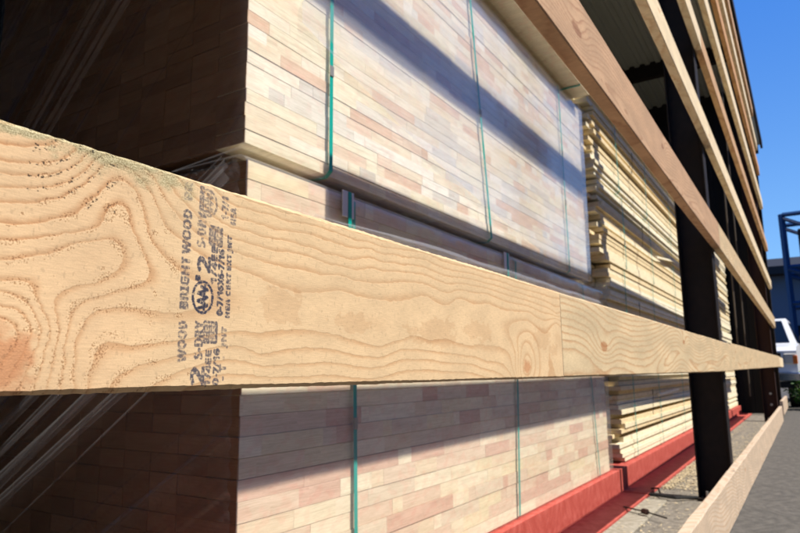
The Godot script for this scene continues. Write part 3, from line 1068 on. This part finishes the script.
func end_film(parent: Node, z: float, x0: float, x1: float, y0: float, y1: float, seed_: int, slope: float) -> void:
	# film over the near end of a bundle, gathered into slanting pleats
	var st := begin()
	var n := 240
	var m := 120
	var nois := noise_at(1.0, seed_, 2)
	var g := []
	for i in n + 1:
		var row := []
		for k in m + 1:
			var x := lerpf(x0, x1, float(i) / n)
			var y := lerpf(y0, y1, float(k) / m)
			var q := y - y0 - (x - x0) * slope
			var w := absf(nois.get_noise_1d(q * 22.0)) * 0.022 * clampf(0.25 + nois.get_noise_2d(q * 3.0, 9.0) * 2.2, 0.03, 1.0)
			row.append(Vector3(x, y, z + 0.004 + w))
		g.append(row)
	for i in n:
		for k in m:
			for v in [[i, k], [i, k + 1], [i + 1, k + 1], [i, k], [i + 1, k + 1], [i + 1, k]]:
				st.set_smooth_group(0)
				st.add_vertex(g[v[0]][v[1]])
	st.generate_normals()
	put(st.commit(), "plastic_wrap", M.film_end, parent)
	# the film's gathered edges: narrow slanting pleats
	var st2 := begin()
	var r := RandomNumberGenerator.new()
	r.seed = seed_ + 9
	for k in (16 if y0 < 0.5 else 7):
		var w := r.randf_range(0.002, 0.006) if k % 3 == 0 else r.randf_range(0.010, 0.034)
		var zz := z + 0.024 + 0.0013 * k
		var a := Vector2(-1.20 - 0.035 * k - r.randf_range(0.0, 0.03), y1) if y0 < 0.5 else Vector2(-1.26 - 0.04 * k - r.randf_range(0.0, 0.03), y1)
		a.x += (y1 - (-0.039 + H)) / slope if y0 < 0.5 else (y1 - (0.938 + H)) / slope
		var b := Vector2(a.x - (y1 - y0) / (slope * r.randf_range(0.93, 1.07)), y0)
		if a.x > x0:
			a = Vector2(x0, y1 - (a.x - x0) * slope)
		if b.x < x1:
			b = Vector2(x1, b.y + (x1 - b.x) * slope)
		if a.y <= b.y:
			continue
		var o := (b - a).orthogonal().normalized() * w / 2.0
		var bow := Vector3(0, 0, w * 0.28)
		for h in [-1.0, 1.0]:
			quad(st2, Vector3(a.x, a.y, zz) + bow, Vector3(b.x, b.y, zz) + bow, Vector3(b.x + o.x * h, b.y + o.y * h, zz), Vector3(a.x + o.x * h, a.y + o.y * h, zz), Vector3(o.x * h / w, o.y * h / w, 0.7).normalized())
	put(st2.commit(), "film_pleats", M.film_pleat, parent)


func block_bundle(called: String, label: String, x: float, z0: float, z1: float, y0: float, rows: int, mats: Array, columns: int, blocks: bool, seed_: int, rh: float) -> Node3D:
	# layers of boards; the front boards show the short blocks they are finger-jointed from
	var r := RandomNumberGenerator.new()
	r.seed = seed_
	var t := thing(called, Vector3.ZERO, label, "lumber bundle", "stacked lumber bundles")
	var bw := 0.0885
	var pieces := []
	for k in rows:
		var y := y0 + rh * (k + 0.5) + H
		var hgt := rh - 0.0006 - (r.randf_range(0.0003, 0.0014) if r.randf() < 0.4 else 0.0)
		var jut := r.randf_range(-0.0022, 0.0008)
		if blocks:
			var z := z0 + r.randf_range(-0.002, 0.0012)
			put(unit_box, "shaded_end_grain", M.shaded_end_grain[r.randi() % 3], t, Vector3(x - bw / 2.0 + jut, y, z + 0.0006), Vector3(bw - 0.002, hgt - 0.0006, 0.001))
			while z > z1 + 0.001:
				var L := r.randf_range(0.10, 0.27) if r.randf() < 0.72 else r.randf_range(0.035, 0.09)
				if z - L < z1 + 0.05:
					L = z - z1
				pieces.append([mats[r.randi() % mats.size()], Vector3(x - bw / 2.0 + jut + r.randf_range(-0.0004, 0.0004), y, z - L / 2.0), Vector3(bw - 0.001, hgt, L - 0.0004)])
				z -= L
		for c in range(1 if blocks else 0, columns):
			var za := z0 + r.randf_range(-0.0018, 0.0012)
			put(unit_box, "board", (M.shaded_end_grain if blocks else mats)[r.randi() % 3], t, Vector3(x - bw * (c + 0.5), y, (za + z1) / 2.0), Vector3(bw - 0.0012, hgt, za - z1))
	# the nearest 300 blocks are pieces of their own, the small far ones are joined
	pieces.sort_custom(func(a, b): return a[2].z / (0.3 + a[1].z * a[1].z) > b[2].z / (0.3 + b[1].z * b[1].z))
	var rest := {}
	for i in pieces.size():
		var q: Array = pieces[i]
		if i < 298:
			put(unit_box, "block", q[0], t, q[1], q[2])
		else:
			if not rest.has(q[0]):
				rest[q[0]] = begin()
			bx(rest[q[0]], q[1] - q[2] / 2.0, q[1] + q[2] / 2.0)
	if rest.size() > 0:
		var mesh := ArrayMesh.new()
		for m in rest:
			rest[m].commit(mesh)
			mesh.surface_set_material(mesh.get_surface_count() - 1, m)
		var o := MeshInstance3D.new()
		o.mesh = mesh
		o.name = "small_blocks"
		o.set_meta("kind", "stuff")
		t.add_child(o, true)
	return t


func build_bundles() -> void:
	var low := block_bundle("lumber_bundle", "lower bundle of rosy finger-jointed lumber with teal straps, on the red beam", FACE_X - 0.004, -0.930, -3.62, -0.521, 24, M.rosy, 12, true, 101, 0.0402)
	for s in [[-1.297, -0.006, 0.0135], [-2.345, 0.028, 0.0135], [-3.335, -0.06, 0.0125]]:
		strap(low, s[0], -0.525 + H, 0.4445 + H, FACE_X + 0.001, s[1] * 1.0, s[2])
	wrap_film(low, -0.915, -3.65, -0.522 + H, 0.444 + H, FACE_X + 0.001, 5)
	end_film(low, -0.920, -0.955, -2.0, -0.52 + H, 0.44 + H, 55, 0.62)
	for z in [-1.262, -2.275]:
		put(one_box(Vector3(FACE_X + 0.007, 0.385 + H, z - 0.024), Vector3(FACE_X + 0.010, 0.452 + H, z + 0.024), 0.001), "corner_protector", M.label_white, low)
		var st := begin()
		bx(st, Vector3(FACE_X + 0.0105, 0.30 + H, z - 0.012), Vector3(FACE_X + 0.0115, 0.451 + H, z + 0.002))
		put(st.commit(), "strap_tail", M.strap, low)
	# loose film gathered in a fold along the top of the lower bundle
	var st2 := begin()
	var nois := noise_at(1.0, 77, 3)
	var nn := 120
	var gg := []
	for i in nn + 1:
		var z := lerpf(-1.12, -3.55, float(i) / nn)
		var row := []
		for k in 9:
			var f := k / 8.0
			var spread := 0.010 + 0.014 * smoothstep(0.0, 0.3, float(i) / nn)
			row.append(Vector3(FACE_X + 0.013 + 0.007 * sin(f * PI) + nois.get_noise_2d(z * 5.0, f * 3.0) * 0.003, 0.358 + H + spread * f + nois.get_noise_2d(z * 1.5, 5.0) * 0.006, z))
		gg.append(row)
	for i in nn:
		for k in 8:
			for v in [[i, k], [i, k + 1], [i + 1, k + 1], [i, k], [i + 1, k + 1], [i + 1, k]]:
				st2.set_smooth_group(0)
				st2.add_vertex(gg[v[0]][v[1]])
	st2.generate_normals()
	put(st2.commit(), "gathered_film", M.film_thick, low)

	var up := block_bundle("lumber_bundle", "upper bundle of pale finger-jointed lumber under clear plastic wrap with teal straps", FACE_X - 0.010, -0.925, -3.44, 0.482, 32, M.pale, 12, true, 202, 0.03015)
	for s in [[-1.20, 0.0, 0.0135], [-2.09, -0.065, 0.0135], [-3.07, -0.016, 0.0125]]:
		strap(up, s[0], 0.478 + H, 1.4495 + H, FACE_X - 0.002, s[1], s[2])
	wrap_film(up, -0.915, -3.47, 0.480 + H, 1.448 + H, FACE_X - 0.007, 6)
	# second turn of film: its edge slants down across the face from the first strap
	var stf := begin()
	var nf := noise_at(1.0, 88, 3)
	var gf := []
	for i in 91:
		var z := lerpf(-1.085, -3.46, i / 90.0)
		var edge := lerpf(0.826, 0.49, clampf((-1.085 - z) / 1.7, 0.0, 1.0)) - 0.03 * sin((-1.085 - z) * 2.2)
		var row := []
		for k in 25:
			var y := lerpf(edge, minf(1.44, edge + 0.05 + (-1.085 - z) * 3.0), k / 24.0)
			row.append(Vector3(FACE_X + 0.003 + nf.get_noise_2d(z * 3.0 + y * 2.0, y * 14.0 - z * 4.0) * 0.003, y + H, z))
		gf.append(row)
	for i in 90:
		for k in 24:
			for v in [[i, k], [i, k + 1], [i + 1, k + 1], [i, k], [i + 1, k + 1], [i + 1, k]]:
				stf.set_smooth_group(0)
				stf.add_vertex(gf[v[0]][v[1]])
	stf.generate_normals()
	put(stf.commit(), "film_layer", M.film_layer, up)
	end_film(up, -0.915, -0.94, -2.0, 0.47 + H, 1.44 + H, 66, 0.95)

	var top := block_bundle("lumber_bundle", "bundle lying on top of the wrapped bundle, its underside showing above it", -0.872, -0.20, -3.38, 1.492, 12, M.stud, 12, false, 303, 0.0402)  # near end lengthened over the gap to shade it
	for s in [[-1.5, 0.0], [-3.22, 0.0]]:
		strap(top, s[0], 1.490 + H, 1.976 + H, -0.871, s[1])

	var near := block_bundle("lumber_bundle", "neighbouring lumber stack left of the dark gap, unseen, placed to shade it", -0.43, 2.0, -0.13, -0.655, 56, M.pale, 1, false, 404, 0.0402)  # unseen stack, brought forward to darken the gap beside it
	put(one_box(Vector3(-3.2, -0.655 + H, -0.128), Vector3(-0.43 - 0.09, 1.595 + H, 2.0)), "inner_boards", M.pale[3], near)
	var inner := block_bundle("lumber_bundle", "inner lumber stack behind the neighbouring one, unseen, added to shade the gap", -0.97, -0.135, -0.42, -0.655, 56, M.pale, 1, false, 405, 0.0402)  # second unseen stack, added to narrow and darken the gap
	put(one_box(Vector3(-3.2, -0.655 + H, -0.418), Vector3(-1.06, 1.595 + H, -0.136)), "inner_boards", M.pale[3], inner)

	# bearers under and between the bundles
	var places := [[-1.3, -0.664, -0.524, "timber bearer under the left end of the lower bundle"], [-3.2, -0.664, -0.524, "timber bearer under the right end of the lower bundle"], [-1.45, 0.4478, 0.4785, "thin bearer between the wrapped bundles, left"], [-2.9, 0.4478, 0.4785, "thin bearer between the wrapped bundles, right"], [-1.2, 1.4505, 1.489, "bearer under the top bundle, left"], [-3.0, 1.4505, 1.489, "bearer under the top bundle, right"]]
	for p in places:
		var o := put(one_box(Vector3(-2.0, p[1] + H + 0.008 * float(p[1] < -0.6), p[0] - 0.045), Vector3(-1.10, p[2] + H, p[0] + 0.045), 0.002), "bearer", M.timber[0])
		tag(o, p[3], "bearer", "bearers between the bundles")


func build_studs() -> void:
	var r := RandomNumberGenerator.new()
	r.seed = 909
	var rh := 0.0272
	var units := [[-0.520, 21, -3.97, "bottom stack of rough pale studs on the red beam, beside the rosy bundle"], [0.064, 21, -3.85, "second stack of rough pale studs up, level with the stamped rail"], [0.648, 18, -3.75, "third stack of rough pale studs up, beside the wrapped upper bundle"], [1.150, 24, -3.68, "topmost stack of rough pale studs, behind the second rail"]]
	for u in units:
		var t := thing("stud_stack", Vector3.ZERO, u[3], "stud stack", "stacks of rough studs")
		for k in u[1]:
			var y: float = u[0] + rh * (k + 0.5) + H
			for c in 4:
				var za: float = u[2] + r.randf_range(-0.07, 0.06) + (r.randf_range(0.0, 0.07) if r.randf() < 0.25 else 0.0)
				var jut := (r.randf_range(-0.020, 0.010) if r.randf() < 0.86 else r.randf_range(-0.07, -0.03)) if c == 0 else 0.0
				var zb := -8.3 + r.randf_range(-0.05, 0.05)
				var o := put(unit_box, "stud", M.stud[r.randi() % M.stud.size()], t, Vector3(FACE_X - 0.005 - 0.09 * (c + 0.5) + jut, y, (za + zb) / 2.0), Vector3(0.0885, rh - r.randf_range(0.0004, 0.0040), za - zb))
				o.rotation.y = r.randf_range(-0.0012, 0.0012)
		var ytop: float = u[0] + rh * u[1] + H
		for z in [-4.4, -5.6, -7.2]:
			if u[0] < 1.0:
				put(one_box(Vector3(-1.32, ytop + 0.0005, z - 0.02), Vector3(FACE_X - 0.012, ytop + 0.0125, z + 0.02), 0.002), "sticker", M.stud[6], t)
		var z_strap := [-4.25, -5.1, -6.1]
		for z in z_strap:
			strap(t, z + r.randf_range(-0.06, 0.06), u[0] + H - 0.002, ytop - 0.001, FACE_X + 0.004, r.randf_range(-0.03, 0.03), 0.012)
		# a few pieces that stick out, and loose twine
		for k in 2:
			var zz: float = u[2] + 0.02
			put(one_box(Vector3(-1.05, u[0] + H + rh * (5 + 8 * k) + 0.002, zz - 0.30), Vector3(-0.99, u[0] + H + rh * (5 + 8 * k) + 0.024, zz + 0.075), 0.001), "short_stud", M.stud[6], t)
		var st := begin()
		var zt: float = -4.7 + r.randf_range(-0.2, 0.2)
		var yy: float = u[0] + H + 0.25
		var path := []
		for k in 14:
			path.append(Vector3(FACE_X + 0.016, yy + 0.012 * k - 0.05 * sin(k * 0.6), zt - 0.004 * k + 0.012 * sin(k * 0.7)))
		tube(st, path, 0.0016, 5)
		put(st.commit(), "loose_twine", M.steel_dark, t)
	# light lath lying across the front, as in the yard's packing
	for q in [[-5.4, -0.16, 0.02], [-5.7, 0.92, 0.10]]:
		var o2 := put(one_box(Vector3(-0.008, -0.008, -0.42), Vector3(0.008, 0.008, 0.42), 0.001), "lath", M.stud[4], self, P(FACE_X + 0.018, q[1], q[0]), Vector3.ONE, Vector3(q[2], 0, 0))
		tag(o2, "thin pale lath against the lower studs" if q[1] < 0 else "thin pale lath against the upper studs", "lath", "laths against the studs")
	# a further stack beyond the nearest post
	var t2 := thing("stud_stack", Vector3.ZERO, "far stack of pale studs seen just past the black post", "stud stack", "stacks of rough studs")
	for k in 78:
		var y2 := -0.52 + rh * (k + 0.5) + H + (0.03 if k > 38 else 0.0)
		for c in 2:
			var za2 := -8.75 + r.randf_range(-0.08, 0.05)
			var zb2 := -11.15 + r.randf_range(-0.1, 0.1)
			put(unit_box, "stud", M.stud[r.randi() % M.stud.size()], t2, Vector3(FACE_X - 0.01 - 0.09 * (c + 0.5) + r.randf_range(-0.014, 0.006), y2, (za2 + zb2) / 2.0), Vector3(0.0885, rh - 0.002, za2 - zb2))


# ------------------------------------------------------------------ yard beyond
func build_yard() -> void:
	build_truck()
	build_blue_frame()
	# low dark building behind
	var b := thing("shed_building", Vector3(-6.0, 0, -34.0), "low blue-grey building with a dark roof behind the truck", "building")
	put(one_box(Vector3(-4, 0, -8), Vector3(22, 4.9, 0)), "wall", M.shed_wall, b)
	var st := begin()
	extrude(st, PackedVector2Array([Vector2(-8.6, 4.9), Vector2(0.8, 4.9), Vector2(0.8, 5.25), Vector2(-4, 6.3), Vector2(-8.6, 5.25)]), -4.6, 22.6, func(a, bb, t): return Vector3(t, bb, a))
	put(st.commit(), "roof", M.shed_roof, b)
	for k in 3:
		var w := put(one_box(Vector3(5.2 + k * 5.0, 1.4, 0.002), Vector3(6.8 + k * 5.0, 2.6, 0.05)), "window", M.dark_glass, b)
		put(one_box(Vector3(5.1 + k * 5.0, 1.28, 0.002), Vector3(6.9 + k * 5.0, 1.39, 0.08)), "sill", M.label_white, w)
	# unseen building added behind the camera to hide the low sky from the rack
	var o := thing("sky_blocker", Vector3(8.0, 0, -6.0), "added brown-grey block, unseen behind the camera, hiding low sky from the rack", "building")
	put(one_box(Vector3(0, 0, -26), Vector3(12, 5.5, 24)), "wall", M.sky_blocker, o)
	put(one_box(Vector3(-0.35, 5.51, -26.4), Vector3(12.4, 5.8, 24.4)), "roof", M.shed_roof, o)
	for k in 6:
		put(one_box(Vector3(-0.06, 0.02, -22 + k * 8.0), Vector3(-0.002, 3.6, -18 + k * 8.0)), "roller_door", M.sky_blocker_door, o)
	# green shrub past the kerb
	shrub(Vector3(-0.02, 0, -12.9), 0.60, 17)


func shrub(at: Vector3, tall: float, seed_: int) -> void:
	var r := RandomNumberGenerator.new()
	r.seed = seed_
	var t := thing("shrub", at, "low green leafy shrub at the foot of the far kerb board", "shrub")
	var st := begin()
	var st2 := begin()
	for k in 26:
		var a := r.randf() * TAU
		var tip := Vector3(cos(a) * r.randf_range(0.05, 0.42), r.randf_range(0.3, 1.0) * tall, sin(a) * r.randf_range(0.05, 0.42))
		tube(st, [Vector3(tip.x * 0.1, 0, tip.z * 0.1), Vector3(tip.x * 0.5, tip.y * 0.6, tip.z * 0.5), tip], 0.005, 5)
		for j in 36:
			var c := tip * r.randf_range(0.35, 1.05) + Vector3(r.randf_range(-0.07, 0.07), r.randf_range(-0.06, 0.06), r.randf_range(-0.07, 0.07))
			c.y = maxf(c.y, 0.03)
			var u := Vector3(r.randf_range(-1, 1), r.randf_range(-0.4, 0.6), r.randf_range(-1, 1)).normalized() * r.randf_range(0.025, 0.05)
			var v := u.cross(Vector3(r.randf_range(-1, 1), 1, r.randf_range(-1, 1))).normalized() * u.length() * 0.4
			quad(st2, c - u, c - v, c + u, c + v, u.cross(v).normalized())
	put(st.commit(), "stems", M.timber[2], t)
	var f := put(st2.commit(), "foliage", M.leaf, t)
	f.set_meta("kind", "stuff")


func build_truck() -> void:
	# white pickup, its front towards the camera; only its corner shows past the rack
	var t := thing("pickup_truck", Vector3(-1.08, 0, -12.9), "white pickup truck parked beyond the end of the rack, front towards the camera", "truck")
	t.rotation_degrees.y = -2.0
	var side := func(a, b, s): return Vector3(s, b, a)
	var w := 0.93
	# lower body, outline along its length (a = z, b = y)
	var st := begin()
	var body := PackedVector2Array([Vector2(-5.2, 0.52), Vector2(-0.06, 0.50), Vector2(0.0, 0.62), Vector2(-0.02, 0.98), Vector2(-0.14, 1.05), Vector2(-1.35, 1.13), Vector2(-3.2, 1.14), Vector2(-5.2, 1.14)])
	extrude(st, body, -w, w, side)
	put(st.commit(), "body", M.white_paint, t)
	# cab: sloped screen, tumblehome
	var st2 := begin()
	var lo := [[-1.30, 0.90], [-3.25, 0.90]]
	var hi := [[-1.98, 0.72], [-3.10, 0.72]]
	var y0 := 1.13
	var y1 := 1.66
	var c := []
	for q in [[lo[0], y0], [lo[1], y0], [hi[1], y1], [hi[0], y1]]:
		c.append([Vector3(q[0][1], q[1], q[0][0]), Vector3(-q[0][1], q[1], q[0][0])])
	quad(st2, c[3][0], c[3][1], c[2][1], c[2][0], Vector3.UP)
	for s in [0, 1]:
		var sg := 1.0 if s == 0 else -1.0
		quad(st2, c[0][s], c[1][s], c[2][s], c[3][s], Vector3(sg, 0.34, 0).normalized())
	quad(st2, c[0][0], c[0][1], c[3][1], c[3][0], Vector3(0, 0.79, 0.61))
	quad(st2, c[1][0], c[1][1], c[2][1], c[2][0], Vector3(0, 0.2, -1).normalized())
	put(st2.commit(), "cab", M.white_paint, t)
	var st3 := begin()
	var f := func(u: float, v: float) -> Vector3:
		var l: Vector3 = c[0][0].lerp(c[0][1], u)
		var h: Vector3 = c[3][0].lerp(c[3][1], u)
		return l.lerp(h, v) + Vector3(0, 0.0065, 0.005)
	quad(st3, f.call(0.06, 0.06), f.call(0.94, 0.06), f.call(0.94, 0.90), f.call(0.06, 0.90), Vector3(0, 0.79, 0.61))
	put(st3.commit(), "windscreen", M.dark_glass, t)
	for s in [0, 1]:
		var st4 := begin()
		var sg := 1.0 if s == 0 else -1.0
		var g := func(u: float, v: float) -> Vector3:
			return c[0][s].lerp(c[1][s], u).lerp(c[3][s].lerp(c[2][s], u), v) + Vector3(sg * 0.008, 0.003, 0)
		quad(st4, g.call(0.09, 0.08), g.call(0.92, 0.08), g.call(0.90, 0.88), g.call(0.12, 0.88), Vector3(sg, 0.34, 0).normalized())
		put(st4.commit(), "side_window", M.dark_glass, t)
		put(one_box(Vector3(sg * 0.86 - 0.12, 0.76, -0.03), Vector3(sg * 0.86 + 0.06, 0.93, 0.012), 0.01), "headlight", M.lamp_glass, t)
		put(one_box(Vector3(sg * 0.86 - 0.06 + 0.07 * sg, 0.76, -0.028), Vector3(sg * 0.86 + 0.0 + 0.08 * sg, 0.90, 0.016), 0.006), "indicator", M.amber, t)
		put(one_box(Vector3(sg * 1.0 - 0.07, 1.14, -1.62), Vector3(sg * 1.0 + 0.07, 1.30, -1.55), 0.02), "mirror", M.black, t)
		for z in [-0.95, -4.15]:
			var st5 := begin()
			tube(st5, [Vector3(sg * 0.72, 0.36, z), Vector3(sg * 0.945, 0.36, z)], 0.355, 22)
			var tyre := put(st5.commit(), "wheel", M.tyre, t)
			var st6 := begin()
			tube(st6, [Vector3(sg * 0.90, 0.36, z), Vector3(sg * 0.955, 0.36, z)], 0.21, 16)
			put(st6.commit(), "rim", M.galv, tyre)
	put(one_box(Vector3(-0.70, 0.70, -0.03), Vector3(0.70, 0.95, 0.010), 0.008), "grille", M.black, t)
	for k in 4:
		put(one_box(Vector3(-0.68, 0.735 + k * 0.055, 0.010), Vector3(0.68, 0.748 + k * 0.055, 0.018)), "grille_bar", M.steel_dark, t)
	put(one_box(Vector3(-0.97, 0.46, -0.10), Vector3(0.97, 0.62, 0.09), 0.025), "bumper", M.chrome, t)
	put(one_box(Vector3(-0.85, 0.36, -0.06), Vector3(0.85, 0.458, 0.05), 0.01), "valance", M.black, t)


func build_blue_frame() -> void:
	# tall blue steel frame standing in the yard behind the truck
	var t := thing("blue_steel_frame", Vector3(0, 0, -19.5), "tall blue steel frame with diagonal braces behind the white truck", "steel frame")
	var beam := func(a: Vector3, b: Vector3, r: float) -> void:
		var st := begin()
		tube(st, [a, b], r, 4)
		put(st.commit(), "frame_bar", M.blue, t)
	var xs := [-0.20, 1.7]
	var zs := [0.0, -1.5]
	for x in xs:
		for z in zs:
			beam.call(Vector3(x, 0, z), Vector3(x - 0.03, 4.72, z), 0.075)
	for z in zs:
		for y in [4.70, 3.30, 2.35]:
			beam.call(Vector3(xs[0], y, z + 0.01), Vector3(xs[1], y + 0.02, z + 0.01), 0.06)
		beam.call(Vector3(xs[0], 4.60, z + 0.03), Vector3(xs[1], 3.60, z + 0.03), 0.05)
		beam.call(Vector3(xs[0], 3.25, z + 0.03), Vector3(xs[1], 2.45, z + 0.03), 0.06)
	for x in xs:
		for y in [4.70, 2.35]:
			beam.call(Vector3(x, y, zs[0]), Vector3(x, y, zs[1]), 0.05)
	put(one_box(Vector3(0.10, 3.36, -0.5), Vector3(0.75, 4.35, -0.3), 0.03), "black_panel", M.black, t)


func build_litter() -> void:
	# wood shavings and straw on the dirt past the post: nobody could count them
	var r := RandomNumberGenerator.new()
	r.seed = 515
	var st := begin()
	for k in 9000:
		var z := -4.0 - absf(r.randfn(0.0, 1.3))
		var x := r.randf_range(-0.77, -0.40)
		if r.randf() < 0.30:
			z = r.randf_range(-9.5, -1.6)
		if r.randf() < 0.18:
			x = -0.765 + r.randf() * 0.05
		var a := r.randf() * TAU
		var L := r.randf_range(0.004, 0.013)
		var c := Vector3(x, 0.010 + r.randf() * 0.010, z)
		var u := Vector3(cos(a), r.randf_range(-0.25, 0.25), sin(a)) * L
		var v := Vector3(-sin(a), r.randf_range(-0.4, 0.4), cos(a)) * r.randf_range(0.0012, 0.0035)
		quad(st, c - u, c - v, c + u, c + v, u.cross(v).normalized() * (1.0 if u.cross(v).y > 0 else -1.0))
	var o := put(st.commit(), "wood_shavings", M.shaving)
	tag(o, "pale wood shavings scattered on the dirt behind the kerb", "shavings", "", "stuff")
	# twisted tie wire with a rusty nut lying on the concrete strip
	var w := thing("tie_wire", Vector3(-0.69, 0.02, -3.19), "dark twisted tie rod with a rusty nut on the concrete strip", "wire")
	var st2 := begin()
	tube(st2, [Vector3(-0.115, 0.012, -0.085), Vector3(0.0, 0.016, 0.0), Vector3(0.105, 0.012, 0.075)], 0.0035, 6)
	put(st2.commit(), "rod", M.steel_dark, w)
	var st3 := begin()
	tube(st3, [Vector3(-0.012, 0.016, -0.009), Vector3(0.010, 0.016, 0.008)], 0.013, 6)
	put(st3.commit(), "nut", M.rust_post, w)
	var st4 := begin()
	tube(st4, [Vector3(-0.105, 0.010, -0.078), Vector3(-0.085, 0.006, -0.02), Vector3(-0.03, 0.005, 0.012), Vector3(0.0, 0.014, 0.004)], 0.002, 5)
	put(st4.commit(), "wire_loop", M.steel_dark, w)
	# black strips standing in for the shadow at the foot of the post
	var b := thing("post_shadow", Vector3(-0.70, 0.0, -3.70), "black strip standing in for the post shadow beside the red beam", "shadow_strip")
	var st5 := begin()
	tube(st5, [Vector3(-0.07, 0.03, 0.02), Vector3(0.06, 0.024, 0.03), Vector3(0.15, 0.02, -0.06)], 0.008, 6)
	put(st5.commit(), "shadow_strip", M.black, b)
	var st6 := begin()
	tube(st6, [Vector3(-0.09, 0.032, -0.14), Vector3(-0.05, 0.04, -0.12), Vector3(-0.02, 0.02, -0.02), Vector3(0.05, 0.03, 0.03)], 0.005, 6)
	put(st6.commit(), "shadow_loop", M.black, b)
